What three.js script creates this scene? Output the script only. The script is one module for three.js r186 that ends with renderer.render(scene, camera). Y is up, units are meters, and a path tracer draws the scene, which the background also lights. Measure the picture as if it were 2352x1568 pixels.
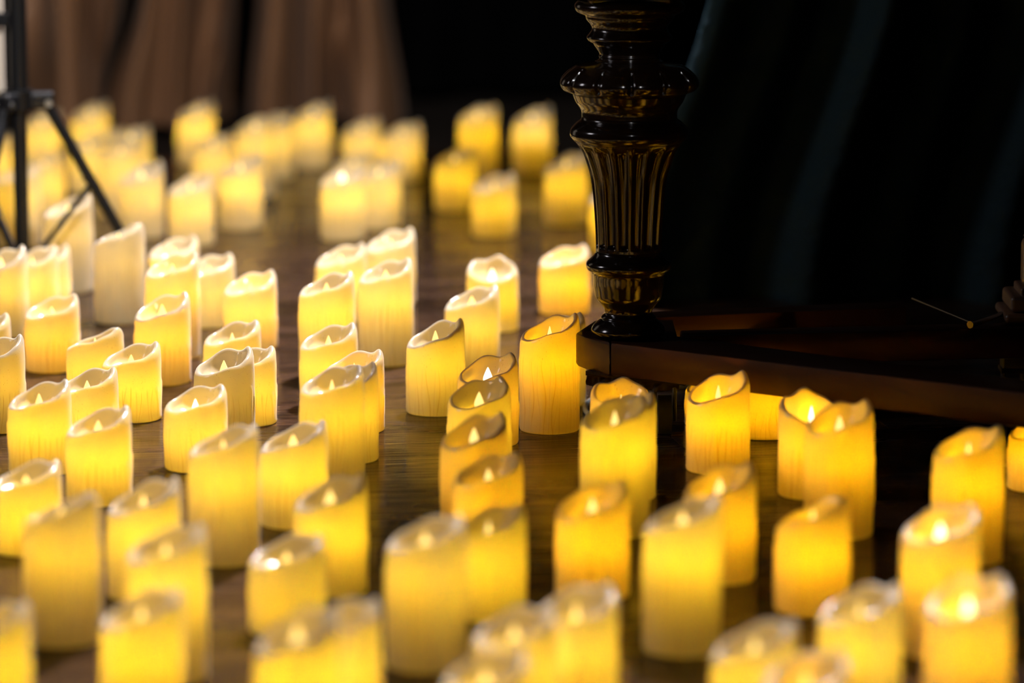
import * as THREE from 'three';
import { RectAreaLightUniformsLib } from 'three/addons/lights/RectAreaLightUniformsLib.js';
import { RoundedBoxGeometry } from 'three/addons/geometries/RoundedBoxGeometry.js';
import { mergeGeometries, mergeVertices, toCreasedNormals } from 'three/addons/utils/BufferGeometryUtils.js';

// ---------------------------------------------------------------- camera, light, exposure
const scene = new THREE.Scene();
scene.background = new THREE.Color(0.010, 0.012, 0.016);            // night-dark hall outside the windows' own light
const camera = new THREE.PerspectiveCamera(2 * Math.atan(784 / 8820) * 180 / Math.PI, 2352 / 1568, 0.1, 60);
camera.position.set(0, 0.883, 0);
camera.rotation.x = -9.49 * Math.PI / 180;
camera.focus = 4.66;
camera.userData.fStop = 2.35;
const renderer = new THREE.WebGLRenderer({ antialias: true });
renderer.toneMapping = THREE.LinearToneMapping;
renderer.toneMappingExposure = 1.0;
renderer.shadowMap.enabled = true;
RectAreaLightUniformsLib.init();

const LED_COLOR = new THREE.Color().setRGB(1.0, 0.63, 0.018);
const AMBER_LED_COLOR = new THREE.Color().setRGB(1.0, 0.515, 0.004);        // the warmer diode of some candles
const LED_POWER = 0.0240, FLAME_SHARE = 0.20;
function areaLight(name, w, h, pos, target, color, intensity) {
  const l = new THREE.RectAreaLight(color, intensity, w, h);
  l.name = name; l.position.set(...pos); l.lookAt(...target); l.castShadow = true; scene.add(l);
  return l;
}
const DAY = new THREE.Color().setRGB(1.0, 0.95, 1.02);
areaLight('window_daylight', 0.7, 1.0, [-3.44, 2.1, -4.5], [3, 2.1, -4.5], DAY, 14);              // window in the left wall

// two stage spotlights: one high at the rear right throws the hard-edged shadows towards the camera, one at the front right falls on the rear left of the floor
function stageLight(pos, target, color, power, degrees, penumbra, size) {
  const l = new THREE.SpotLight(color, power, 0, degrees * Math.PI / 180, penumbra, 2);
  l.name = 'spotlight_beam'; l.position.set(...pos); l.target.position.set(...target); l.castShadow = true; l.shadow.radius = size; l.shadow.mapSize.set(2048, 2048);
  scene.add(l, l.target);
}
const REAR = [[0.50, 3.70, -6.45], [-0.30, 0, -4.25]], FRONT = [[0.45, 3.6, 1.0], [-0.55, 0, -7.6]];
stageLight(...REAR, DAY, 195, 35, 0.6, 7);
stageLight(...FRONT, new THREE.Color().setRGB(0.97, 0.97, 1.0), 165, 8.6, 0.5, 3);

// ---------------------------------------------------------------- helpers
let seed = 7;
const rnd = () => { seed = (seed * 1664525 + 1013904223) >>> 0; return seed / 4294967296; };
const taken = new Map();
const numbered = (name) => { const n = taken.get(name) ?? 0; taken.set(name, n + 1); return n ? name + '_' + String(n).padStart(3, '0') : name; };
function tag(o, label, category, group, kind) {
  if (label) o.userData.label = label;
  if (category) o.userData.category = category;
  if (group) o.userData.group = group;
  if (kind) o.userData.kind = kind;
  return o;
}
function thing(name, pos = [0, 0, 0], turn = 0) {
  const g = new THREE.Group(); g.name = numbered(name); g.position.set(...pos); g.rotation.y = turn; scene.add(g); return g;
}
function mesh(name, geo, mat, parent) {
  const m = new THREE.Mesh(geo, mat); m.name = parent ? name : numbered(name); m.castShadow = m.receiveShadow = true; (parent ?? scene).add(m); return m;
}
const box = (w, h, d, x = 0, y = 0, z = 0, r = 0.003) => new RoundedBoxGeometry(w, h, d, 2, Math.min(r, w / 2.1, h / 2.1, d / 2.1)).translate(x, y, z);
function bar(a, b, r0, r1 = r0, seg = 20) {
  const A = new THREE.Vector3(...a), B = new THREE.Vector3(...b), d = B.clone().sub(A);
  const g = new THREE.CylinderGeometry(r1, r0, d.length(), seg);
  g.applyQuaternion(new THREE.Quaternion().setFromUnitVectors(new THREE.Vector3(0, 1, 0), d.clone().normalize()));
  return g.translate(...A.add(B).multiplyScalar(0.5).toArray());
}
const tube = (pts, r, n = 60, closed = false) => new THREE.TubeGeometry(new THREE.CatmullRomCurve3(pts.map((p) => new THREE.Vector3(...p)), closed), n, r, 10, closed);
const merge = (list) => mergeGeometries(list.map((g) => { const q = g.index ? g.toNonIndexed() : g; for (const k of Object.keys(q.attributes)) if (!['position', 'normal', 'uv'].includes(k)) q.deleteAttribute(k); return q; }));
const S = (a, b, x) => { const t = Math.min(1, Math.max(0, (x - a) / (b - a))); return t * t * (3 - 2 * t); };
// value noise
function hash(i, j, k = 0) { let h = (i * 374761393 + j * 668265263 + k * 2147483647) | 0; h = Math.imul(h ^ (h >>> 13), 1274126177); return ((h ^ (h >>> 16)) >>> 0) / 4294967296; }
function vnoise(x, y, k = 0, px = 0, py = 0) {
  const i = Math.floor(x), j = Math.floor(y), a = x - i, b = y - j, u = a * a * (3 - 2 * a), v = b * b * (3 - 2 * b), w = (p, n) => n ? ((p % n) + n) % n : p;
  const c = (di, dj) => hash(w(i + di, px), w(j + dj, py), k);
  return (c(0, 0) * (1 - u) + c(1, 0) * u) * (1 - v) + (c(0, 1) * (1 - u) + c(1, 1) * u) * v;
}
function texture(w, h, fn, srgb = true, repeat = true) {
  const d = new Uint8Array(w * h * 4);
  for (let y = 0; y < h; y++) for (let x = 0; x < w; x++) { const c = fn(x / w, y / h), o = (y * w + x) * 4; for (let k = 0; k < 3; k++) d[o + k] = Math.max(0, Math.min(255, 255 * (c.length ? c[k] : c))); d[o + 3] = 255; }
  const t = new THREE.DataTexture(d, w, h); t.magFilter = THREE.LinearFilter; t.minFilter = THREE.LinearFilter;
  if (srgb) t.colorSpace = THREE.SRGBColorSpace;
  if (repeat) t.wrapS = t.wrapT = THREE.RepeatWrapping;
  t.needsUpdate = true; return t;
}
const lin = (r, g, b) => new THREE.Color().setRGB(r, g, b);

// ---------------------------------------------------------------- materials
const woodTex = [1, 2, 3].map((k) => texture(1024, 256, (u, v) => {
  const wob = vnoise(u * 5, v * 3, k, 5, 3) * 0.9;
  const g = vnoise(u * 24, v * 70 + wob * 9, k + 10, 24), fine = vnoise(u * 120, v * 220, k + 20, 120, 220), big = vnoise(u * 4, v * 4, k + 30, 4, 4);
  const pore = S(0.72, 0.8, vnoise(u * 60, v * 250, k + 40, 60, 250));
  const t = 0.62 + 0.34 * (g - 0.5) + 0.14 * (fine - 0.5) + 0.3 * (big - 0.5) - 0.25 * pore;
  return [t * 0.62, t * 0.45, t * 0.34];
}));
const woodRough = texture(512, 256, (u, v) => {
  const a = vnoise(u * 6, v * 4, 61, 6, 4), b = vnoise(u * 40, v * 90, 62, 40, 90), c = vnoise(u * 18, v * 10, 63, 18, 10);
  return 0.34 + 0.42 * S(0.35, 0.8, 0.6 * a + 0.4 * c) + 0.16 * (b - 0.5);
}, false);
const woodBump = texture(512, 256, (u, v) => 0.5 + 0.35 * (vnoise(u * 20, v * 110, 71, 20, 110) - 0.5) + 0.3 * (vnoise(u * 6, v * 12, 72, 6, 12) - 0.5), false);
const plankMats = woodTex.flatMap((t, i) => [0.19, 0.29].map((k) => new THREE.MeshPhysicalMaterial({ color: lin(k, k, k), map: t, roughness: 0.36, roughnessMap: woodRough, specularIntensity: 0.1, specularColor: lin(1, 0.6, 0.3), bumpMap: woodBump, bumpScale: 0.0007 })));
const lacquer = new THREE.MeshPhysicalMaterial({ color: lin(0.005, 0.0022, 0.0012), roughness: 0.5, specularIntensity: 0.04, specularColor: lin(1, 0.6, 0.35), clearcoat: 0.85, clearcoatRoughness: 0.13 });
const caseLacquer = new THREE.MeshPhysicalMaterial({ color: lin(0.008, 0.007, 0.007), roughness: 0.35, specularIntensity: 0.3, clearcoat: 0.6, clearcoatRoughness: 0.1 });
const trolleyWood = new THREE.MeshPhysicalMaterial({ color: lin(0.025, 0.0075, 0.0032), roughness: 0.4, specularColor: lin(1, 0.6, 0.35), specularIntensity: 0.5, clearcoat: 0.15, clearcoatRoughness: 0.3 });
const roughWood = new THREE.MeshPhysicalMaterial({ color: lin(0.012, 0.007, 0.004), roughness: 0.8, specularIntensity: 0.3 });
const blackMetal = new THREE.MeshPhysicalMaterial({ color: lin(0.004, 0.004, 0.0045), roughness: 0.45, specularIntensity: 0.35, clearcoat: 0.25, clearcoatRoughness: 0.2 });
const steel = new THREE.MeshStandardMaterial({ color: lin(0.45, 0.46, 0.46), roughness: 0.3, metalness: 1 });
const brass = new THREE.MeshStandardMaterial({ color: lin(0.30, 0.24, 0.16), roughness: 0.35, metalness: 1 });
const rubber = new THREE.MeshStandardMaterial({ color: lin(0.012, 0.012, 0.012), roughness: 0.8 });
const plaster = new THREE.MeshStandardMaterial({ color: lin(0.035, 0.030, 0.026), roughness: 0.95 });
const blackCloth = new THREE.MeshPhysicalMaterial({ color: lin(0.0012, 0.0012, 0.0012), roughness: 1, specularIntensity: 0.02 });

// ---------------------------------------------------------------- the room
const RX = 3.5, ZB = -9.3, ZF = 2.5, RY = 4.1, TH = 0.12;
const floor = thing('floor'); tag(floor, 'dark varnished plank floor', null, null, 'structure');
mesh('subfloor', new THREE.BoxGeometry(2 * RX, 0.1, ZF - ZB).translate(0, -0.074, (ZF + ZB) / 2), roughWood, floor);
{
  const turn = 0.17, W = 0.143, c = Math.cos(turn), s = Math.sin(turn), variants = [];
  for (let v = 0; v < 6; v++) {
    const L = [1.35, 1.75, 2.1, 1.55, 1.95, 1.2][v], g = box(L, 0.022, W - 0.0022, 0, -0.011, 0, 0.0006), uv = g.attributes.uv, p = g.attributes.position;
    for (let i = 0; i < p.count; i++) uv.setXY(i, p.getX(i) / 1.1 + v * 0.37, p.getZ(i) / 0.29 + v * 0.19);
    variants.push([L, g]);
  }
  for (let r = -40; r <= 6; r++) {
    let x = -2.2 - rnd() * 1.2;
    while (x < 2.2) {
      const v = Math.floor(rnd() * 6), [L, g] = variants[v], cx = x + L / 2, lz = -4.2 + (r + 17) * W;
      const wx = cx * c + lz * 0 , wz = lz - cx * s * 1.0;
      x += L + 0.002;
      const half = 0.5 + (-wz) * 0.16;
      if (wz > -2.55 || wz < ZB + 0.3 || Math.abs(wx) - L / 2 > half || Math.abs(wx) + L / 2 > RX) continue;
      const m = mesh('plank', g, plankMats[Math.floor(rnd() * 6)], floor);
      m.rotation.y = turn;
      m.position.set(cx * c + lz * s * 0, 0, wz);
    }
  }
}
function wall(name, w, h, d, x, y, z, mat = plaster) { return tag(mesh(name, new THREE.BoxGeometry(w, h, d).translate(x, y, z), mat), null, null, null, 'structure'); }
// a wall in the plane of `axis` with one rectangular opening
function holedWall(name, mat, make) { const g = make(); return tag(mesh(name, g, mat), null, null, null, 'structure'); }
wall('wall_back', 2 * RX + 2 * TH, RY, TH, 0, RY / 2, ZB - TH / 2, blackCloth);
wall('wall_right', TH, RY, ZF - ZB, RX + TH / 2, RY / 2, (ZF + ZB) / 2);
function openPanel(w, h, d, ox, oy, ow, oh) {
  const s = new THREE.Shape([[-w / 2, -h / 2], [w / 2, -h / 2], [w / 2, h / 2], [-w / 2, h / 2]].map((p) => new THREE.Vector2(...p)));
  s.holes.push(new THREE.Path([[ox - ow / 2, oy - oh / 2], [ox - ow / 2, oy + oh / 2], [ox + ow / 2, oy + oh / 2], [ox + ow / 2, oy - oh / 2]].map((p) => new THREE.Vector2(...p))));
  return new THREE.ExtrudeGeometry(s, { depth: d, bevelEnabled: false }).translate(0, 0, -d / 2);
}
wall('wall_front', 2 * RX + 2 * TH, RY, TH, 0, RY / 2, ZF + TH / 2);
holedWall('wall_left', plaster, () => openPanel(ZF - ZB, RY, TH, 1.1, 0.05, 0.7, 1.0).rotateY(Math.PI / 2).translate(-RX - TH / 2, RY / 2, (ZF + ZB) / 2));
wall('ceiling', 2 * RX + 2 * TH, TH, ZF - ZB + 2 * TH, 0, RY + TH / 2, (ZF + ZB) / 2);
const paneGlass = new THREE.MeshPhysicalMaterial({ color: lin(0.9, 0.93, 0.93), transmission: 1, roughness: 0.02, thickness: 0, ior: 1.45 });
const whitePaint = new THREE.MeshStandardMaterial({ color: lin(0.6, 0.58, 0.54), roughness: 0.6 });
function windowFrame(n, w, h, place) {
  const g = thing('window_' + n); tag(g, null, null, null, 'structure');
  const t = 0.05;
  mesh('frame', merge([box(w, t, t, 0, h / 2 - t / 2), box(w, t, t, 0, -h / 2 + t / 2), box(t, h, t, -w / 2 + t / 2), box(t, h, t, w / 2 - t / 2), box(t * 0.6, h, t * 0.6)]), whitePaint, g);
  mesh('pane', box(w / 2 - t, h - 2 * t, 0.006, -w / 4, 0, 0, 0.001), paneGlass, g); mesh('pane', box(w / 2 - t, h - 2 * t, 0.006, w / 4, 0, 0, 0.001), paneGlass, g);
  place(g);
}
windowFrame(1, 0.7, 1.0, (g) => { g.position.set(-RX - TH / 2, RY / 2 + 0.05, (ZF + ZB) / 2 - 1.1); g.rotation.y = Math.PI / 2; });
function spotlightBody([at, to], label) { // a spotlight hung from the ceiling
  const s = tag(thing('stage_spotlight', at), label, 'spotlight'), d = new THREE.Vector3(...to).sub(new THREE.Vector3(...at)).normalize();
  const can = mesh('housing', new THREE.LatheGeometry([[0, -0.42], [0.07, -0.42], [0.085, -0.40], [0.085, -0.16], [0.15, -0.14], [0.15, -0.032], [0.144, -0.032], [0.144, -0.05], [0, -0.05]].map((p) => new THREE.Vector2(...p)), 40), blackMetal, s);
  can.quaternion.setFromUnitVectors(new THREE.Vector3(0, 1, 0), d);
  mesh('lens', new THREE.CylinderGeometry(0.14, 0.14, 0.006, 40).translate(0, -0.044, 0), new THREE.MeshStandardMaterial({ color: lin(0.5, 0.5, 0.5), emissive: lin(1, 0.97, 1), emissiveIntensity: 3 }), can);
  const yoke = new THREE.Group(); yoke.name = 'yoke'; s.add(yoke);
  mesh('crossbar', box(0.34, 0.012, 0.03, 0, 0.22, 0.0), blackMetal, yoke);
  for (const x of [-0.165, 0.165]) mesh('arm', box(0.012, 0.34, 0.03, x, 0.055, 0.0), blackMetal, yoke);
  yoke.rotation.y = Math.atan2(d.x, d.z); yoke.position.set(-d.x * 0.1, -d.y * 0.1, -d.z * 0.1);
  mesh('drop_rod', bar([-d.x * 0.1, 0.22 - d.y * 0.1, -d.z * 0.1], [-d.x * 0.1, RY - at[1], -d.z * 0.1], 0.014), blackMetal, s);
}
spotlightBody(REAR, 'black stage spotlight on a drop rod above the rear of the piano');
spotlightBody(FRONT, 'black stage spotlight on a drop rod at the front of the hall');
// ---------------------------------------------------------------- cloth
// hanging cloth: left and right edges and a pleat depth as functions of height, drawn as a thick double sheet
function cloth(nu, nv, at, thick = 0.004) {
  const pos = [], uv = [], idx = [], P = [];
  for (let j = 0; j <= nv; j++) for (let i = 0; i <= nu; i++) { P.push(at(i / nu, j / nv)); }
  const layer = (off) => { for (let k = 0; k < P.length; k++) { pos.push(P[k][0], P[k][1], P[k][2] + off); uv.push((k % (nu + 1)) / nu, Math.floor(k / (nu + 1)) / nv); } };
  layer(0); layer(-thick);
  const N = P.length, row = nu + 1;
  for (let j = 0; j < nv; j++) for (let i = 0; i < nu; i++) { const a = j * row + i, b = a + 1, c = a + row, d = c + 1; idx.push(a, b, d, a, d, c); idx.push(a + N, d + N, b + N, a + N, c + N, d + N); }
  for (let i = 0; i < nu; i++) { const a = i, b = i + 1; idx.push(a, a + N, b, b, a + N, b + N); }
  for (let j = 0; j < nv; j++) for (const i of [0, nu]) { const a = j * row + i, c = a + row; idx.push(a, c, a + N, c, c + N, a + N); }
  const g = new THREE.BufferGeometry(); g.setAttribute('position', new THREE.Float32BufferAttribute(pos, 3)); g.setAttribute('uv', new THREE.Float32BufferAttribute(uv, 2)); g.setIndex(idx); g.computeVertexNormals(); return g;
}
const satin = new THREE.MeshPhysicalMaterial({ color: lin(0.20, 0.098, 0.048), roughness: 0.42, specularIntensity: 0.5, specularColor: lin(1, 0.7, 0.5), sheen: 0.15, sheenColor: lin(0.6, 0.45, 0.35), sheenRoughness: 0.5 });
// plan of a pleated panel: [x, depth] knots at the hem and at 0.3 m; y runs to 2.3 m
function curtainPanel(label, hem, top) {
  const curve = (k) => new THREE.CatmullRomCurve3(k.map(([x, d]) => new THREE.Vector3(x, 0, d)), false, 'catmullrom', 0.5);
  const A = curve(hem), B = curve(top), a = new THREE.Vector3(), b = new THREE.Vector3();
  const g = cloth(140, 44, (u, v) => {
    const y = 0.004 + (v < 0.7 ? v / 0.7 * 0.34 : 0.34 + (v - 0.7) / 0.3 * 1.96), t = S(0, 0.30, y);
    A.getPoint(u, a); B.getPoint(u, b);
    const n = 0.006 * (vnoise(u * 14, y * 9, 5) - 0.5);
    return [a.x * (1 - t) + b.x * t, y, -8.02 + 1.7 * (a.z * (1 - t) + b.z * t) + n];
  });
  tag(mesh('curtain', g, satin), label, 'curtain');
}
curtainPanel('tan satin curtain panel hanging behind the black tripod stand', [[-1.06, -.1], [-1.0, -.02], [-.93, .05], [-.89, .02], [-.905, -.07], [-.885, -.08], [-.88, -.03], [-.878, -.09]], [[-1.06, -.1], [-1.0, -.1], [-.95, .04], [-.90, .03], [-.875, -.03], [-.845, .03], [-.825, .0], [-.82, -.09]]);
curtainPanel('tan satin curtain panel swept aside with a looped fold', [[-.86, -.02], [-.80, .05], [-.74, .0], [-.70, .04], [-.66, -.02], [-.63, .05], [-.62, -.04], [-.60, -.1]], [[-.78, -.06], [-.755, .04], [-.715, .01], [-.68, .04], [-.655, -.06], [-.62, -.08], [-.60, .03], [-.585, -.08]]);
curtainPanel('tan satin curtain panel with orange glow beside the black backdrop', [[-.56, -.05], [-.52, .04], [-.47, .0], [-.45, -.07], [-.41, .05], [-.37, -.08], [-.33, .05], [-.28, .06], [-.235, -.01], [-.23, -.1]], [[-.535, -.05], [-.50, .05], [-.46, .03], [-.445, -.06], [-.415, .04], [-.38, .02], [-.355, -.03], [-.31, .05], [-.275, .02], [-.265, -.1]]);
// black backdrop cloth behind the open floor
tag(mesh('backdrop_curtain', cloth(160, 8, (u, v) => [-3.3 + 6.6 * u, 0.003 + v * 3.4, -8.75 + 0.05 * Math.sin(u * 190) + 0.03 * Math.sin(u * 83 + 1)]), blackCloth), 'black backdrop curtain closing off the back of the room', 'curtain');
// dark blue-black velvet draped behind the piano leg
const velvet = new THREE.MeshPhysicalMaterial({ color: lin(0.009, 0.020, 0.025), roughness: 0.8, specularIntensity: 0.15, sheen: 0.7, sheenColor: lin(0.10, 0.20, 0.25), sheenRoughness: 0.35, bumpMap: texture(512, 512, (u, v) => 0.5 * vnoise(u * 40, v * 40, 81, 40, 40) + 0.5 * vnoise(u * 110, v * 110, 82, 110, 110), false), bumpScale: 0.004 });
tag(mesh('velvet_drape', cloth(220, 30, (u, v) => {
  const y = (v < 0.6 ? v / 0.6 * 0.62 : 0.62 + (v - 0.6) / 0.4 * 1.83), lean = -0.14 * (1 - S(0, 0.55, y)) * (1 - 0.6 * u), x = 0.30 + 1.15 * u + lean;
  const fold = 0.045 * Math.sin(u * 31 + 0.6 * Math.sin(u * 9)) + 0.03 * Math.sin(u * 57 + 1.3) + 0.02 * vnoise(u * 20, y * 3, 91);
  return [x, y, -5.66 + fold * (0.65 + 0.5 * S(0, 0.5, y))];
}, 0.006), velvet), 'blue-black velvet drape hanging in folds behind the piano', 'drape');

// ---------------------------------------------------------------- piano trolley
const beamTop = 0.125, beamLow = 0.085;
function prism(poly, y0, y1, bevel = 0.003) {
  const s = new THREE.Shape(poly.map(([x, z]) => new THREE.Vector2(x, -z)));
  return toCreasedNormals(new THREE.ExtrudeGeometry(s, { depth: y1 - y0 - 2 * bevel, bevelEnabled: true, bevelThickness: bevel, bevelSize: bevel, bevelOffset: -bevel, bevelSegments: 2, steps: 1 }).rotateX(-Math.PI / 2).translate(0, y0 + bevel, 0), 0.6);
}
const trolley = tag(thing('piano_trolley'), 'dark red-brown wooden piano trolley with long beams under the turned leg', 'trolley');
mesh('end_block', prism([[0.078, -4.602], [0.080, -4.588], [0.089, -4.566], [0.1165, -4.526], [0.118, -4.70], [0.102, -4.695]], beamLow, beamTop), trolleyWood, trolley);
const beamA = [0.1185, -4.525], beamB = [0.80, -4.017];
mesh('beam', prism([beamA, beamB, [0.85, -4.055], [0.20, -4.575], [0.20, -4.70], [0.1185, -4.70]], beamLow, beamTop), trolleyWood, trolley);
mesh('beam', prism([[0.205, -4.583], [0.70, -4.657], [0.70, -4.697], [0.205, -4.625]], beamLow, beamTop - 0.001), trolleyWood, trolley);
mesh('beam', prism([[0.17, -4.715], [0.50, -4.806], [0.50, -4.85], [0.17, -4.76]], beamLow, beamTop), trolleyWood, trolley);
{ // splintered pad under the block
  const g = new THREE.BoxGeometry(0.108, 0.022, 0.12, 60, 8, 40), p = g.attributes.position;
  for (let i = 0; i < p.count; i++) {
    const x = p.getX(i), y = p.getY(i), z = p.getZ(i), lo = y < 0.005 ? 1 : 0;
    p.setXYZ(i, x + lo * 0.008 * (vnoise(z * 160, y * 120, 3) - 0.6), y + lo * (0.008 * vnoise(x * 190, z * 190, 4) - 0.001 + 0.16 * Math.max(0, x + 0.02) * 0.4), z + lo * 0.010 * (vnoise(x * 220, y * 150, 5) - 0.7));
  }
  g.computeVertexNormals(); g.rotateY(-0.55).translate(0.166, 0.0755, -4.574);
  mesh('splintered_pad', g, roughWood, trolley);
}
for (const [x, z] of [[0.186, -4.60], [0.70, -4.155], [0.62, -4.68], [0.45, -4.815]]) {
  const c = mesh('caster', merge([box(0.034, 0.006, 0.034, x, 0.066, z, 0.002), box(0.004, 0.05, 0.026, x - 0.012, 0.042, z), box(0.004, 0.05, 0.026, x + 0.012, 0.042, z), box(0.03, 0.018, 0.03, x, 0.076, z)]), blackMetal, trolley);
  mesh('wheel', bar([x - 0.008, 0.024, z], [x + 0.008, 0.024, z], 0.0238, 0.0238, 28), rubber, c);
}
mesh('bracket', box(0.006, 0.016, 0.02, 0.208, 0.077, -4.555, 0.001), steel, trolley);

// ---------------------------------------------------------------- grand piano
const piano = tag(thing('square_piano', [0.1403, 0, -4.5727]), 'black lacquered square piano with a richly turned fluted leg', 'piano');
const PROFILE = [[0.0611, 0.5303], [0.0653, 0.5262], [0.0658, 0.522], [0.0632, 0.5169], [0.0549, 0.5132], [0.0529, 0.5117], [0.0518, 0.5075], [0.0467, 0.5013], [0.0451, 0.4961], [0.0482, 0.4909], [0.0514, 0.4863], [0.0488, 0.4821], [0.0436, 0.479], [0.042, 0.4764], [0.0384, 0.4712], [0.0358, 0.4665], [0.0369, 0.4639], [0.0363, 0.4608], [0.0415, 0.4577], [0.0608, 0.4535], [0.0691, 0.4494], [0.0759, 0.4447], [0.0821, 0.4379], [0.0842, 0.4322], [0.0827, 0.4275], [0.079, 0.4233], [0.0728, 0.4212], [0.0681, 0.4191], [0.0666, 0.415], [0.0645, 0.4097], [0.0614, 0.405], [0.0578, 0.3993], [0.0573, 0.3941], [0.0578, 0.3888], [0.063, 0.3847], [0.0693, 0.3779], [0.0708, 0.3732], [0.0709, 0.369], [0.0683, 0.3648], [0.0651, 0.3616], [0.0568, 0.3506], [0.0511, 0.336], [0.0454, 0.316], [0.0423, 0.2871], [0.0403, 0.2581], [0.0395, 0.2375], [0.0395, 0.2296], [0.0403, 0.2264], [0.044, 0.2216], [0.0498, 0.2163], [0.0513, 0.2116], [0.0498, 0.2073], [0.0461, 0.2047], [0.044, 0.2026], [0.043, 0.1999], [0.0425, 0.1898], [0.0409, 0.1798], [0.0399, 0.1739], [0.0378, 0.1697], [0.0336, 0.1649], [0.0304, 0.1606], [0.0289, 0.1564], [0.0294, 0.1532], [0.0315, 0.1511], [0.0331, 0.149], [0.0336, 0.1468], [0.0362, 0.1447], [0.041, 0.1404], [0.0447, 0.1341], [0.0436, 0.1298], [0.041, 0.1275], [0.0378, 0.1256]];
function turned(i0, i1, relief = () => 0, sub = 4, seg = 192) {
  const pts = [], K = PROFILE.slice(i0, i1 + 1).reverse();
  const cr = (a, b, c, d, t) => 0.5 * (2 * b + (c - a) * t + (2 * a - 5 * b + 4 * c - d) * t * t + (3 * b - a - 3 * c + d) * t * t * t);
  for (let k = 0; k < K.length - 1; k++) for (let s = 0; s < sub; s++) { const q = (n) => K[Math.min(K.length - 1, Math.max(0, k + n))]; pts.push([0, 1].map((c) => cr(q(-1)[c], q(0)[c], q(1)[c], q(2)[c], s / sub))); }
  pts.push(K[K.length - 1]);
  const pos = [], idx = [], row = seg;
  for (const [r, y] of pts) for (let i = 0; i < seg; i++) { const a = i / seg * 2 * Math.PI, R = r - relief(a, y); pos.push(R * Math.cos(a), y, R * Math.sin(a)); }
  for (let j = 0; j < pts.length - 1; j++) for (let i = 0; i < seg; i++) { const a = j * row + i, b = j * row + (i + 1) % seg, c = a + row, d = b + row; idx.push(a, c, b, b, c, d); }
  const lo = pos.length / 3; pos.push(0, pts[0][1], 0); pos.push(0, pts[pts.length - 1][1], 0);
  for (let i = 0; i < seg; i++) { idx.push(lo, i, (i + 1) % seg); const o = (pts.length - 1) * row; idx.push(lo + 1, o + (i + 1) % seg, o + i); }
  const g = new THREE.BufferGeometry(); g.setAttribute('position', new THREE.Float32BufferAttribute(pos, 3)); g.setIndex(idx); g.computeVertexNormals(); return g;
}
const leg = mesh('leg', turned(0, 18), lacquer, piano);
mesh('lobed_cushion', turned(18, 27, (a, y) => { const s = Math.abs(Math.sin(a * 6 + 0.0)); return (0.0085 * Math.pow(1 - s, 7) + 0.0022 * (1 - s)) * S(0.4205, 0.427, y) * (1 - S(0.444, 0.4535, y)); }, 5, 288), lacquer, leg);
mesh('collar', turned(27, 39), lacquer, leg);
mesh('fluted_shaft', turned(39, 46, (a, y) => { const t = ((a / (2 * Math.PI) * 16 + 4) % 1 + 1) % 1, d = Math.abs(t - 0.5) * 2, f = Math.sqrt(Math.max(0, 1 - (d / 0.72) ** 2)); return 0.0052 * f * S(0.2335, 0.2385, y) * (1 - S(0.352, 0.3612, y)); }, 10, 320), lacquer, leg);
mesh('foot_turning', turned(46, 71), lacquer, leg);
mesh('leg_block', box(0.10, 0.115, 0.10, 0, 0.5855, 0, 0.006), lacquer, leg);
{ // the case above the frame: keybed, rim and lid seen from below by the light only
  const s = new THREE.Shape(); s.moveTo(-0.15, -0.33); s.lineTo(1.33, -0.33); s.lineTo(1.33, 0.30); s.quadraticCurveTo(1.33, 0.50, 1.13, 0.50); s.lineTo(0.0, 0.50); s.quadraticCurveTo(-0.15, 0.50, -0.15, 0.36); s.closePath();
  const rim = new THREE.ExtrudeGeometry(s, { depth: 0.3, bevelEnabled: true, bevelSize: 0.006, bevelThickness: 0.006, bevelSegments: 2, curveSegments: 24 }).rotateX(-Math.PI / 2).translate(0, 0.645, 0);
  mesh('case', rim, caseLacquer, piano);
  mesh('lid', new THREE.ExtrudeGeometry(s, { depth: 0.02, bevelEnabled: true, bevelSize: 0.012, bevelThickness: 0.004, bevelSegments: 2, curveSegments: 24 }).rotateX(-Math.PI / 2).translate(0, 0.956, 0), caseLacquer, piano);
}
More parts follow.
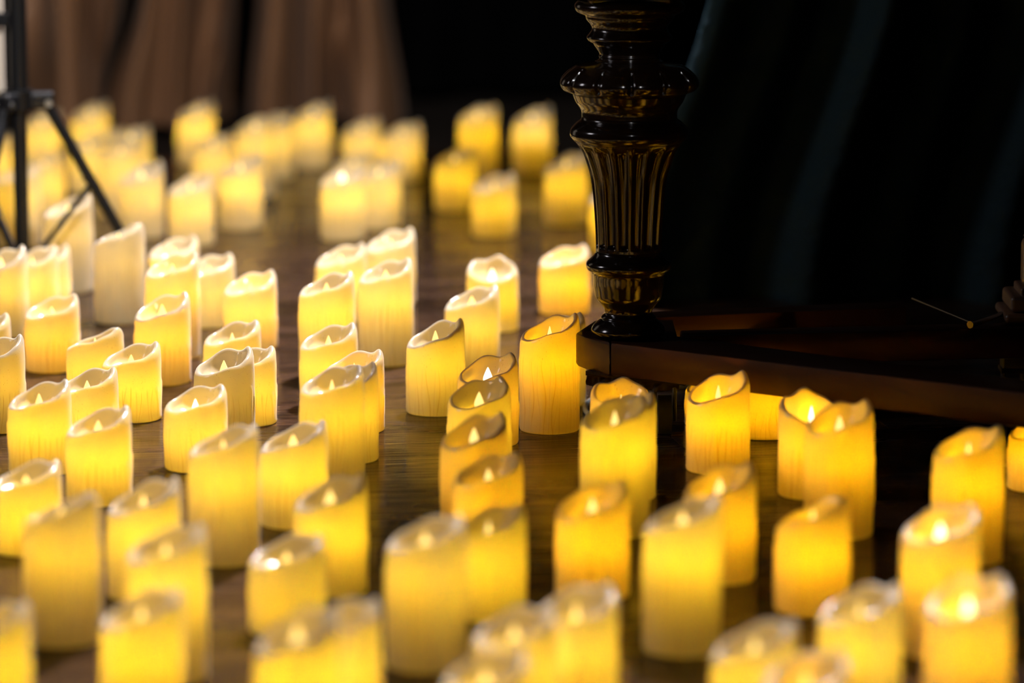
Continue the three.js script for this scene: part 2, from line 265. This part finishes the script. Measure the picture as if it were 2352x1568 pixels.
{ // pedal lyre at the right edge, local to the piano
  const px = 0.64 - 0.1403 + 0.02, pz = -4.705 + 4.5727, up = 0.0105, brown = new THREE.MeshPhysicalMaterial({ color: lin(0.10, 0.05, 0.026), roughness: 0.5, clearcoat: 0.5, clearcoatRoughness: 0.3 });
  const lyre = mesh('pedal_lyre', merge([box(0.12, 0.020, 0.09, px + 0.013, 0.139 + up, pz, 0.005), box(0.135, 0.012, 0.105, px + 0.013, 0.1225 + up, pz, 0.005), box(0.10, 0.012, 0.07, px + 0.016, 0.152 + up, pz, 0.003)]), brown, piano);
  for (const dx of [-0.012, 0.045]) {
    mesh('column_foot', box(0.034, 0.062, 0.034, px + dx, 0.186 + up, pz, 0.009), brown, lyre);
    mesh('column', new THREE.LatheGeometry([[0, 0.214], [0.012, 0.214], [0.016, 0.219], [0.010, 0.225], [0.008, 0.232], [0.013, 0.239], [0.013, 0.243], [0.008, 0.248], [0.0065, 0.33], [0.008, 0.385], [0.012, 0.392], [0.007, 0.400], [0, 0.400]].map((p) => new THREE.Vector2(...p)), 28).translate(px + dx, up, pz), brass, lyre);
    mesh('column_head', box(0.030, 0.25, 0.034, px + dx, 0.530, pz, 0.010), brown, lyre);
  }
  mesh('pedal', merge([bar([px - 0.055, 0.134, pz + 0.02], [px - 0.103, 0.133, pz + 0.095], 0.0035, 0.0045, 16)]), steel, lyre);
  mesh('pedal', merge([bar([px + 0.03, 0.134, pz + 0.05], [px + 0.03, 0.1335, pz + 0.125], 0.005, 0.007, 16)]), steel, lyre);
  mesh('trap_rod', bar([px - 0.156, 0.139, pz - 0.075], [px - 0.098, 0.1285, pz + 0.045], 0.0011, 0.0011, 10), brass, lyre);
}

// ---------------------------------------------------------------- tripod stand with sign board
{
  const st = tag(thing('tripod_stand', [-0.7235, 0, -5.62]), 'black metal tripod stand holding a pale board among the candles', 'stand');
  mesh('pole', bar([0, 0.05, 0], [0, 0.345, 0], 0.0108, 0.0108, 24), blackMetal, st);
  mesh('upper_tube', bar([0, 0.31, 0], [0, 1.25, 0], 0.0135, 0.0135, 24), blackMetal, st);
  const hub = mesh('hub', merge([bar([0, 0.288, 0], [0, 0.318, 0], 0.021, 0.021, 24), ...[-0.2, 1.95, 4.05].map((a) => box(0.046, 0.026, 0.022, 0.028, 0.302, 0, 0.005).rotateY(-a + 0))]), blackMetal, st);
  [-0.2, 1.95, 4.05].forEach((a0) => {
    const a = a0 - 0.0, d = [Math.cos(a), Math.sin(a)], at = (r, y) => [d[0] * r, y, d[1] * r];
    mesh('bolt', bar([at(0.042, 0.302)[0] - d[1] * 0.013, 0.298, at(0.042, 0.302)[2] + d[0] * 0.013], [at(0.042, 0)[0] - d[1] * -0.013, 0.298, at(0.042, 0)[2] + d[0] * -0.013], 0.0052, 0.0052, 16), steel, hub);
    const l = mesh('leg', bar(at(0.040, 0.298), at(0.194, 0.012), 0.0082, 0.0082, 18), blackMetal, st);
    mesh('rubber_foot', bar(at(0.188, 0.020), at(0.196, 0.004), 0.0095, 0.0105, 16), rubber, l);
    const br = mesh('brace', bar(at(0.104, 0.178), at(0.014, 0.062), 0.0042, 0.0042, 12), blackMetal, st);
    mesh('pivot', bar(at(0.096, 0.190), at(0.112, 0.168), 0.0085, 0.0075, 14), blackMetal, br);
  });
  mesh('lower_sleeve', bar([0, 0.048, 0], [0, 0.078, 0], 0.0155, 0.0155, 20), blackMetal, st);
  mesh('board', box(0.42, 0.58, 0.016, -0.236, 0.600, -0.03, 0.002), new THREE.MeshStandardMaterial({ color: lin(0.52, 0.44, 0.34), roughness: 0.8 }), st);
  for (const y of [0.62, 0.42]) mesh('board_clip', box(0.05, 0.02, 0.03, -0.02, y, -0.012), blackMetal, st);
}
// loose pale cable on the floor by the trolley
tag(mesh('cable', tube([[0.098, 0.0045, -4.60], [0.092, 0.0045, -4.665], [0.105, 0.0045, -4.73], [0.13, 0.0045, -4.77], [0.155, 0.0045, -4.74], [0.14, 0.0045, -4.69], [0.11, 0.0045, -4.68], [0.095, 0.0045, -4.71], [0.10, 0.0045, -4.80], [0.16, 0.0045, -4.88], [0.26, 0.0045, -4.93]], 0.0036, 120), new THREE.MeshPhysicalMaterial({ color: lin(0.35, 0.42, 0.43), roughness: 0.3, clearcoat: 0.6 })), 'pale grey cable coiled on the floor beside the trolley block', 'cable');

// ---------------------------------------------------------------- candles
const R = 0.0375, PHI_SEAM = Math.PI / 2;
const DRIPS = [11, 12].map((k) => Array.from({ length: 19 }, (_, i) => ({ a: (i + 0.75 * hash(i, 1, k)) / 19 * 2 * Math.PI, w: 0.075 + 0.07 * hash(i, 2, k), d: 0.040 + 0.022 * hash(i, 3, k), e: hash(i, 4, k), s: 0.5 + 0.5 * hash(i, 5, k), n: i })));
const angle = (a, b) => { let d = (a - b) % (2 * Math.PI); if (d > Math.PI) d -= 2 * Math.PI; if (d < -Math.PI) d += 2 * Math.PI; return d; };
// rim height below the peak for the direction a (0 = right, pi/2 = back)
function rimDrop(a, v) {
  const g = (c, w) => Math.exp(-((angle(a, c * Math.PI / 180) / (w * Math.PI / 180)) ** 2));
  const k = v ? 1 : -0.3;
  return 0.0044 + 0.0126 * (1 - Math.cos(angle(a, 0.46))) - 0.0048 * g(15, 16) + 0.0024 * g(50, 16) - (0.0032 + 0.0008 * k) * g(88, 24) - 0.0018 * g(150 + 8 * k, 22) - 0.0020 * g(262 + 10 * k, 24) + 0.0018 * g(305, 18);
}
// relief of the wax runs at the direction a, depth below the peak
function drip(a, below, h, drops) {
  let best = 0;
  for (const q of drops) {
    const c = q.a + 0.05 * Math.sin(below * 55 + q.e * 7), d = Math.abs(angle(a, c)) / (q.w * (0.8 + 0.3 * Math.sin(below * 80 + q.n)));
    if (d >= 1) continue;
    const end = q.e > 0.62 ? 1 - S(h - 0.045, h - 0.012, below) : 1 - 0.6 * S(h - 0.02, h - 0.003, below);
    best = Math.max(best, Math.sqrt(1 - d * d) * S(q.d, q.d + 0.006, below) * end * q.s);
  }
  return best;
}
function waxGeometry(h, v) {
  const seg = 112, pos = [], uv = [], idx = [], drops = DRIPS[v], yf = h - 0.0385, rows = [];
  for (let i = 0; i <= seg; i++) {
    const a = PHI_SEAM + i / seg * 2 * Math.PI, rim = h - rimDrop(a, v), c = [], lump = 0.0007 * (vnoise(Math.cos(a) * 2 + 9, Math.sin(a) * 2 + 9, v) - 0.5);
    c.push([0, 0.0006], [0.030, 0.0006], [0.0352, 0.0004], [0.0366, 0.0018], [0.0371, 0.0045]);
    for (let k = 0; k <= 34; k++) {
      const y = 0.007 + (rim - 0.0090 - 0.007) * k / 34, below = h - y;
      c.push([R - 0.0006 + lump + 0.0011 * drip(a, below, h, drops) + 0.0004 * (vnoise(Math.cos(a) * 3 + 5, y * 60 + Math.sin(a) * 3, v + 2) - 0.5) - 0.0006 * S(rim - 0.025, rim - 0.009, y), y]);
    }
    for (const [dr, dy] of [[0.0014, 0.0068], [0.0019, 0.0045], [0.0028, 0.0024], [0.0040, 0.0009], [0.0054, 0.0001], [0.0068, 0.0003], [0.0081, 0.0014], [0.0092, 0.0032], [0.0101, 0.0055]]) c.push([R - dr, rim - dy]);
    const r0 = R - 0.0108, y0 = rim - 0.0072;
    for (let k = 0; k <= 14; k++) { const t = k / 14; c.push([r0 * (1 - t ** 1.25), yf + (y0 - yf) * (1 - t) ** 2.2]); }
    rows.push(c);
  }
  const m = rows[0].length;
  rows.forEach((c, i) => c.forEach(([r, y]) => { const a = PHI_SEAM + i / seg * 2 * Math.PI; pos.push(r * Math.cos(a), y, -r * Math.sin(a)); uv.push(i / seg, (h - y) / 0.16); }));
  for (let i = 0; i < seg; i++) for (let k = 0; k < m - 1; k++) { const a = i * m + k, b = a + 1, c = a + m, d = c + 1; idx.push(a, c, b, b, c, d); }
  const g = new THREE.BufferGeometry(); g.setAttribute('position', new THREE.Float32BufferAttribute(pos, 3)); g.setAttribute('uv', new THREE.Float32BufferAttribute(uv, 2)); g.setIndex(idx); g.computeVertexNormals();
  const n = g.attributes.normal, v3 = new THREE.Vector3();
  for (let k = 0; k < m; k++) { v3.set(n.getX(k) + n.getX(seg * m + k), n.getY(k) + n.getY(seg * m + k), n.getZ(k) + n.getZ(seg * m + k)).normalize(); n.setXYZ(k, v3.x, v3.y, v3.z); n.setXYZ(seg * m + k, v3.x, v3.y, v3.z); }
  return g;
}
// wax colour: cream with dust caught along the edges of the runs, and a few specks
const waxTex = [0, 1].map((v) => texture(1024, 512, (u, t) => {
  const a = PHI_SEAM + u * 2 * Math.PI, below = t * 0.16;
  let line = 0;
  for (const q of DRIPS[v]) {
    const c = q.a + 0.05 * Math.sin(below * 55 + q.e * 7), d = angle(a, c) / (q.w * (0.8 + 0.3 * Math.sin(below * 80 + q.n)));
    const broken = 0.35 + 0.65 * vnoise(q.n * 3, below * 60, 31 + v);
    line = Math.max(line, Math.exp(-(((Math.abs(d) - 0.97) / 0.16) ** 2)) * S(q.d, q.d + 0.01, below) * broken * (d > 0 ? 1 : 0.55) * q.s);
  }
  const spk = S(0.93, 0.96, vnoise(u * 150, t * 110, 41 + v, 150)) * S(0.6, 0.7, vnoise(u * 9, t * 7, 43 + v, 9)), cloud = vnoise(u * 7, t * 6, 45 + v, 7) - 0.5;
  const k = 1 - 0.05 * cloud;
  return [k * (0.985 - 0.15 * line - 0.25 * spk), k * (0.96 - 0.24 * line - 0.3 * spk), k * (0.90 - 0.32 * line - 0.35 * spk)];
}));
const wax = {};
for (const v of [0, 1]) {
  wax[v] = new THREE.MeshPhysicalMaterial({ color: lin(0.66, 0.59, 0.43), map: waxTex[v], roughness: 1, transmission: 0.43, thickness: 0, ior: 1.44, clearcoat: 1, clearcoatRoughness: 0.16 });
}
const glow = { dim: new THREE.MeshStandardMaterial({ color: lin(0.8, 0.6, 0.25), emissive: lin(1.0, 0.72, 0.20), emissiveIntensity: 1.5, roughness: 0.6 }), bright: new THREE.MeshStandardMaterial({ color: lin(0.8, 0.6, 0.25), emissive: lin(1.0, 0.84, 0.55), emissiveIntensity: 3.2, roughness: 0.6 }) };
// the moulded flame: teardrop tip above the wax pool on a stem that holds the diode below it; y = 0 at the peak of the rim
const flameGeo = new THREE.LatheGeometry([[0, -0.0600], [0.0025, -0.0600], [0.003, -0.056], [0.0022, -0.042], [0.0030, -0.0370], [0.0052, -0.0328], [0.0060, -0.0295], [0.0055, -0.0265], [0.0040, -0.0225], [0.0022, -0.0185], [0.0009, -0.0158], [0, -0.0148]].map((p) => new THREE.Vector2(...p)), 24).scale(1, 1, 0.5);
const shapes = {};
for (const [k, h] of [['short', 0.108], ['tall', 0.144]]) for (const v of [0, 1]) shapes[k + v] = [h, waxGeometry(h, v)];
// plastic battery lid that closes the foot of the hollow wax sleeve
const caseGeo = new THREE.LatheGeometry([[0, 0.001], [0.031, 0.001], [0.031, 0.006], [0.019, 0.007], [0.018, 0.021], [0, 0.022]].map((p) => new THREE.Vector2(...p)), 40), caseMat = new THREE.MeshStandardMaterial({ color: lin(0.10, 0.07, 0.035), roughness: 0.7 });
function candle(x, z, h, yaw, kind, led, size, v, bright, label, group) {
  const g = tag(thing('led_candle', [x, 0, z], yaw * Math.PI / 180), label, 'candle', group);
  const [h0, geo] = shapes[size + v], body = mesh('wax_body', geo, wax[v], g), tint = kind === 'a' ? AMBER_LED_COLOR : LED_COLOR;
  body.scale.y = h / h0;
  const fl = mesh('flame', flameGeo, bright ? glow.bright : glow.dim, g);
  fl.position.y = h - 0.0004 - (h0 - h) * 0; fl.rotation.y = rnd() * Math.PI * 0.9;
  if (h < 0.09) fl.scale.y = h / 0.11;
  mesh('battery_lid', caseGeo, caseMat, g);
  const l = new THREE.PointLight(tint, LED_POWER * led, 0, 2);
  l.name = 'candle_diode'; l.castShadow = true; l.shadow.radius = 0.15; l.shadow.bias = -0.001; l.position.set(0, h - 0.0550 * (h < 0.09 ? h / 0.11 : 1), 0); g.add(l);
  const f = new THREE.PointLight(tint, LED_POWER * FLAME_SHARE * led * (bright ? 1.5 : 1) * (kind === 'i' ? 1 : 2.8), 0, 2);
  f.name = 'flame_glow'; f.castShadow = true; f.shadow.radius = 0.2; f.shadow.bias = -0.001; f.position.set(0, h - 0.028 * (h < 0.09 ? h / 0.11 : 1), 0); g.add(f);
}
// [key, x, z, height, turn in degrees, diode (i ivory glow, a amber glow), diode level, place]
const ROWS = [
  ['c1', -0.813, -7.367, 0.120, 0, 'i', 1, 'curtain'],
  ['a1', -0.893, -7.264, 0.115, 0, 'i', 1, 'stand'],
  ['c3', -0.817, -6.659, 0.105, 0, 'i', 1, 'stand'],
  ['d', -0.807, -6.230, 0.135, 0, 'i', 0.8, 'stand'],
  ['e', -0.948, -6.970, 0.102, 0, 'i', 1, 'stand'],
  ['c', -0.670, -5.747, 0.146, 0, 'i', 0.45, 'stand'],
  ['f', -0.718, -5.333, 0.127, 0, 'i', 1, 'stand'],
  ['g1', -0.684, -5.419, 0.115, 5, 'i', 1, 'stand'],
  ['g2', -0.676, -5.497, 0.105, 0, 'i', 1, 'stand'],
  ['a', -0.564, -5.458, 0.144, -25, 'i', 0.38, 'stand'],
  ['i1', -0.497, -5.584, 0.106, 5, 'i', 0.9, 'left'],
  ['i2', -0.461, -5.153, 0.144, 5, 'a', 1, 'left'],
  ['j', -0.458, -4.963, 0.118, 0, 'a', 1, 'left'],
  ['k', -0.433, -5.427, 0.102, 5, 'i', 0.6, 'left'],
  ['lc', -0.361, -5.231, 0.107, 5, 'a', 1, 'left'],
  ['m1', -0.358, -4.844, 0.100, 5, 'i', 0.9, 'left'],
  ['n', -0.614, -5.058, 0.100, 8, 'a', 0.9, 'left'],
  ['o', -0.529, -4.804, 0.100, -30, 'i', 0.9, 'left'],
  ['p', -0.473, -4.701, 0.096, 0, 'i', 1, 'left'],
  ['q', -0.350, -4.596, 0.107, 0, 'i', 0.3, 'left'],
  ['r2', -0.328, -4.675, 0.095, 0, 'i', 0.9, 'left'],
  ['r1', -0.368, -4.390, 0.097, 0, 'i', 0.9, 'left'],
  ['s1', -0.633, -4.630, 0.117, 0, 'i', 0.5, 'left'],
  ['s0', -0.686, -4.906, 0.099, 0, 'i', 0.6, 'left'],
  ['t', -0.547, -4.369, 0.107, 8, 'i', 1, 'left'],
  ['u', -0.506, -4.501, 0.099, 0, 'i', 0.9, 'left'],
  ['v', -0.461, -4.203, 0.107, 0, 'i', 1, 'left'],
  ['x', -0.510, -3.951, 0.096, 0, 'i', 1.1, 'left'],
  ['w', -0.427, -3.560, 0.145, -35, 'i', 0.68, 'front'],
  ['y', -0.367, -3.745, 0.119, 0, 'i', 1, 'front'],
  ['z', -0.315, -3.414, 0.143, 0, 'i', 1, 'front'],
  ['aa', -0.327, -3.301, 0.110, -10, 'i', 1, 'front'],
  ['ab', -0.457, -3.265, 0.107, 0, 'i', 0.9, 'front'],
  ['ac', -0.299, -3.904, 0.144, -12, 'i', 0.85, 'front'],
  ['ad', -0.237, -4.083, 0.114, -5, 'i', 0.95, 'front'],
  ['ae', -0.205, -4.303, 0.135, 8, 'i', 0.8, 'left'],
  ['af0', -0.194, -4.441, 0.115, 0, 'i', 0.8, 'left'],
  ['ag', -0.193, -4.624, 0.099, 0, 'a', 0.9, 'left'],
  ['af', -0.182, -3.764, 0.119, 0, 'i', 0.95, 'front'],
  ['ah', -0.216, -3.597, 0.093, 0, 'i', 0.7, 'front'],
  ['ai1', -0.181, -3.155, 0.129, -10, 'i', 1, 'front'],
  ['ai2', -0.151, -3.251, 0.112, 0, 'i', 0.9, 'front'],
  ['aj', -0.080, -3.464, 0.141, -10, 'i', 0.75, 'front'],
  ['ak', -0.023, -3.663, 0.109, 0, 'i', 0.95, 'front'],
  ['al', -0.025, -3.951, 0.103, 10, 'a', 1, 'piano'],
  ['am', -0.041, -4.090, 0.120, 5, 'a', 0.85, 'piano'],
  ['an', -0.038, -4.374, 0.108, 20, 'i', 0.75, 'piano'],
  ['ao', -0.029, -4.541, 0.108, 20, 'a', 0.7, 'piano'],
  ['k1', -0.247, -5.485, 0.109, 5, 'i', 0.9, 'left'],
  ['k2', -0.180, -5.625, 0.112, 0, 'i', 0.5, 'left'],
  ['k3', -0.170, -5.109, 0.142, 5, 'i', 0.85, 'left'],
  ['k4', -0.244, -4.992, 0.142, 0, 'i', 1, 'left'],
  ['k5', -0.232, -4.786, 0.106, 5, 'i', 0.95, 'left'],
  ['ap', -0.096, -4.745, 0.119, 0, 'i', 0.85, 'left'],
  ['aq', -0.054, -5.085, 0.110, -12, 'i', 0.8, 'left'],
  ['ar', -0.028, -5.389, 0.102, 55, 'i', 0.9, 'left'],
  ['as', 0.076, -5.544, 0.098, 5, 'a', 1.1, 'piano'],
  ['at', 0.046, -4.627, 0.144, -5, 'a', 1.05, 'piano'],
  ['au', 0.057, -4.798, 0.117, 0, 'i', 0.4, 'piano'],
  ['av', 0.092, -6.502, 0.125, -5, 'i', 1, 'backdrop'],
  ['av2', 0.162, -6.165, 0.114, 0, 'i', 0.9, 'piano'],
  ['aw', -0.030, -6.368, 0.104, 0, 'i', 1, 'backdrop'],
  ['ax', -0.100, -6.693, 0.110, 0, 'i', 1, 'backdrop'],
  ['ay', -0.063, -7.098, 0.142, 0, 'i', 1, 'backdrop'],
  ['az', 0.038, -7.243, 0.125, 0, 'i', 0.9, 'backdrop'],
  ['ba', -0.205, -7.130, 0.107, 0, 'i', 0.8, 'curtain'],
  ['bb', -0.283, -7.203, 0.107, 0, 'i', 0.8, 'curtain'],
  ['bc', -0.278, -6.728, 0.098, 0, 'i', 0.9, 'curtain'],
  ['bd', -0.281, -6.316, 0.126, 5, 'i', 1.1, 'curtain'],
  ['be', -0.225, -6.459, 0.115, 0, 'i', 0.9, 'curtain'],
  ['bf', -0.462, -6.877, 0.148, 5, 'i', 0.9, 'curtain'],
  ['bg', -0.446, -7.150, 0.124, 0, 'i', 0.9, 'curtain'],
  ['bh', -0.382, -7.312, 0.128, 0, 'i', 1, 'curtain'],
  ['bj', -0.541, -6.908, 0.111, 0, 'i', 0.9, 'curtain'],
  ['bk', -0.459, -6.448, 0.127, 5, 'i', 1.1, 'curtain'],
  ['bl', -0.527, -6.250, 0.118, 0, 'i', 1, 'curtain'],
  ['bm', -0.609, -7.367, 0.123, -5, 'i', 1.1, 'curtain'],
  ['bn', -0.616, -6.342, 0.127, 0, 'i', 0.8, 'curtain'],
  ['bo', -0.692, -6.939, 0.122, 0, 'i', 0.8, 'curtain'],
  ['bp', -0.677, -6.613, 0.132, 5, 'i', 0.9, 'curtain'],
  ['bq', -0.760, -7.177, 0.090, 0, 'i', 0.9, 'curtain'],
  ['br', -0.769, -6.939, 0.106, 0, 'i', 1, 'curtain'],
  ['ca', 0.080, -3.745, 0.115, 5, 'a', 1.15, 'piano'],
  ['cb', 0.110, -4.035, 0.149, 8, 'i', 1.05, 'piano'],
  ['cb2', 0.125, -4.226, 0.118, 0, 'i', 0.9, 'piano'],
  ['cc', 0.128, -4.436, 0.094, 70, 'a', 1, 'piano'],
  ['cd', 0.239, -4.379, 0.115, 5, 'a', 1.15, 'piano'],
  ['ce', 0.307, -4.591, 0.078, 150, 'a', 1, 'trolley'],
  ['ce2', 0.250, -4.666, 0.058, 0, 'a', 0.9, 'trolley'],
  ['tip', 0.304, -4.710, 0.109, 0, 'i', 0.8, 'trolley'],
  ['cf', 0.336, -4.238, 0.117, 80, 'a', 1.1, 'piano'],
  ['cg', 0.350, -4.031, 0.144, 8, 'a', 1.1, 'piano'],
  ['ch', 0.473, -3.904, 0.141, 0, 'a', 1.1, 'piano'],
  ['ci', 0.401, -3.515, 0.139, 8, 'a', 1.15, 'frontr'],
  ['cj', 0.599, -4.274, 0.083, 0, 'a', 1, 'trolley'],
  ['ck', 0.211, -3.821, 0.119, 0, 'a', 0.95, 'piano'],
  ['cl', 0.160, -3.523, 0.148, -25, 'i', 1, 'frontr'],
  ['cm', 0.295, -3.685, 0.116, -40, 'a', 1.1, 'frontr'],
  ['cn', 0.057, -3.323, 0.107, 8, 'i', 0.9, 'front'],
  ['co', 0.002, -3.244, 0.107, 5, 'i', 0.9, 'front'],
  ['cp', 0.207, -3.191, 0.109, -10, 'i', 0.9, 'frontr'],
  ['cq', 0.309, -3.323, 0.109, -15, 'i', 0.9, 'frontr'],
  ['cr', 0.244, -3.090, 0.104, 10, 'a', 0.95, 'frontr'],
  ['cs', 0.391, -3.209, 0.141, 5, 'a', 1.05, 'frontr'],
  ['ct', -0.022, -3.103, 0.103, 0, 'i', 0.9, 'front'],
];
const ZONES = {
  curtain: 'crowded on the floor before the tan curtains', backdrop: 'standing apart before the black backdrop', stand: 'around the feet of the black tripod stand',
  left: 'in the rows on the open planks left of the piano leg', front: 'in the front rows left of the piano trolley', frontr: 'in the front rows below the long trolley beam', piano: 'close around the turned piano leg and trolley beam', trolley: 'tucked under the trolley beams',
};
const OWN = {
  bd: 'ivory candle with a white-hot flame tip before the tan curtains', ar: 'ivory candle with rounded hood-like rim and white-hot flame, left of the piano leg', q: 'pale barely lit ivory candle with a sharp upturned rim point',
  r1: 'short ivory candle with a bright flame, directly before the pale barely lit one', at: 'tall amber candle touching the end block of the piano trolley', au: 'ivory candle showing only an edge behind the tall one at the trolley block',
  ao: 'short deep-amber candle with a broad bright flame beside the tall trolley-block candle', cc: 'amber candle with a domed rim before the splintered trolley pad', cf: 'amber candle with domed back rim and white-hot flame before the trolley beam',
  ci: 'tall amber candle with a white-hot flame in the front row', cs: 'tall amber candle with a pale rim and bright flame, foremost under the beam', tip: 'candle whose tip just peeks over the middle trolley beam',
  cj: 'short candle under the far end of the long trolley beam', av2: 'ivory candle half hidden behind the fluted shaft of the piano leg', as: 'short amber candle right behind the foot of the piano leg', cd: 'short amber candle with upswept rim just before the trolley beam beside the caster',
  ce: 'candle under the long trolley beam between its two foremost neighbours', ce2: 'small candle beside the trolley caster under the end block', h: 'tall pale ivory candle hiding the tripod leg foot', c: 'tall dim ivory candle crossed by the tripod brace',
  j: 'short amber-glowing candle directly before the tall amber one among ivory rows', lc: 'short amber-glowing candle alone on bare planks beside a dim ivory one', n: 'short amber-glowing candle nearest the tripod stand', ag: 'short amber-glowing candle half hidden behind two ivory ones',
  i1: 'ivory candle almost hidden behind the tall amber one', i2: 'tall amber-glowing candle among ivory rows near the tripod foot', k: 'dim ivory candle between the tall amber and the lone short amber candle', m1: 'short ivory candle right behind the pale barely lit one', r2: 'ivory candle edge showing beside the pale barely lit candle',
  o: 'short ivory candle with its high rim turned forward, behind a lower ivory one', p: 'short ivory candle leaning close before the one with its high rim forward', ae: 'tall ivory candle before an ivory edge and a amber edge', af0: 'ivory candle edge between a tall ivory and a half hidden amber candle',
  k2: 'whitish candle rearmost of the cluster on the open planks', k1: 'short ivory candle beside the whitish rearmost one of its cluster', k3: 'tall ivory candle in front of the whitish one, brownish toward its foot', k4: 'tall ivory candle with a short ivory one close before it', k5: 'short ivory candle between two tall ivory ones on the open planks',
  aq: 'ivory candle right before the hood-rimmed one', an: 'ivory candle right before the deep-amber one', am: 'amber candle between an ivory candle and a darker amber one', al: 'dark amber-glowing candle behind a short ivory one on dark planks', ca: 'short amber candle with deep yellow glow before a tall ivory one',
  cb: 'tall ivory candle just before the domed amber one', cb2: 'ivory candle edge behind the tall ivory one by the trolley pad', cg: 'tall amber candle overlapping the domed one with the white-hot flame', ch: 'tall amber candle alone before the far end of the long beam', ck: 'short amber candle behind the tall whitish-topped one', cm: 'short amber candle turned with its high rim forward on dark planks',
  ac: 'tall ivory candle beside a short one, the rearmost tall one of the front left rows', aj: 'tall ivory candle touching a short ivory one, dark planks behind', z: 'tall ivory candle squeezed behind a short one at the front edge', ah: 'short dim ivory candle between two brighter ones in front of planks', ak: 'short ivory candle half hidden beside the tall one, amber candle behind',
  cr: 'foremost short amber candle between two ivory ones', d: 'tall ivory candle behind the tripod pole', bf: 'tall ivory candle in the crowd before the tan curtains', bp: 'tall ivory candle behind the tripod leg', ay: 'tall ivory candle before the black backdrop',
  cl: 'tall candle with a whitish unlit-looking top in the rows below the trolley beam', ap: 'short ivory candle standing clear on grey planks left of the amber one', w: 'tall candle turned with its high rim forward in the front left row',
};
const BRIGHT = new Set(['bd', 'ar', 'r1', 'cf', 'ci', 'cs', 'ao']);
ROWS.forEach(([id, x, z, h, yaw, kind, led, zone], n) => {
  const size = h > 0.129 ? 'tall' : 'short', v = n % 2, word = kind === 'a' ? 'amber-glowing' : 'ivory';
  const dir = x / -z, place = zone !== 'curtain' ? ZONES[zone] : dir < -0.0975 ? 'crowded before the curtain panel behind the tripod stand' : dir < -0.068 ? 'crowded before the curtain panel with the looped fold' : 'crowded before the curtain panel next to the black backdrop';
  const jit = (hash(n, 3, 9) - 0.5) * 14;
  const far = zone === 'curtain' || zone === 'stand' || zone === 'backdrop' ? 0.8 : zone.startsWith('front') ? 1.04 : 1;       // fresher and weaker batteries
  candle(x, z, h, yaw + jit, kind, led * far, size, v, BRIGHT.has(id), OWN[id] ?? `${size} ${word} candle ${place}`, `flameless candles ${place}`);
});
renderer.render(scene, camera);
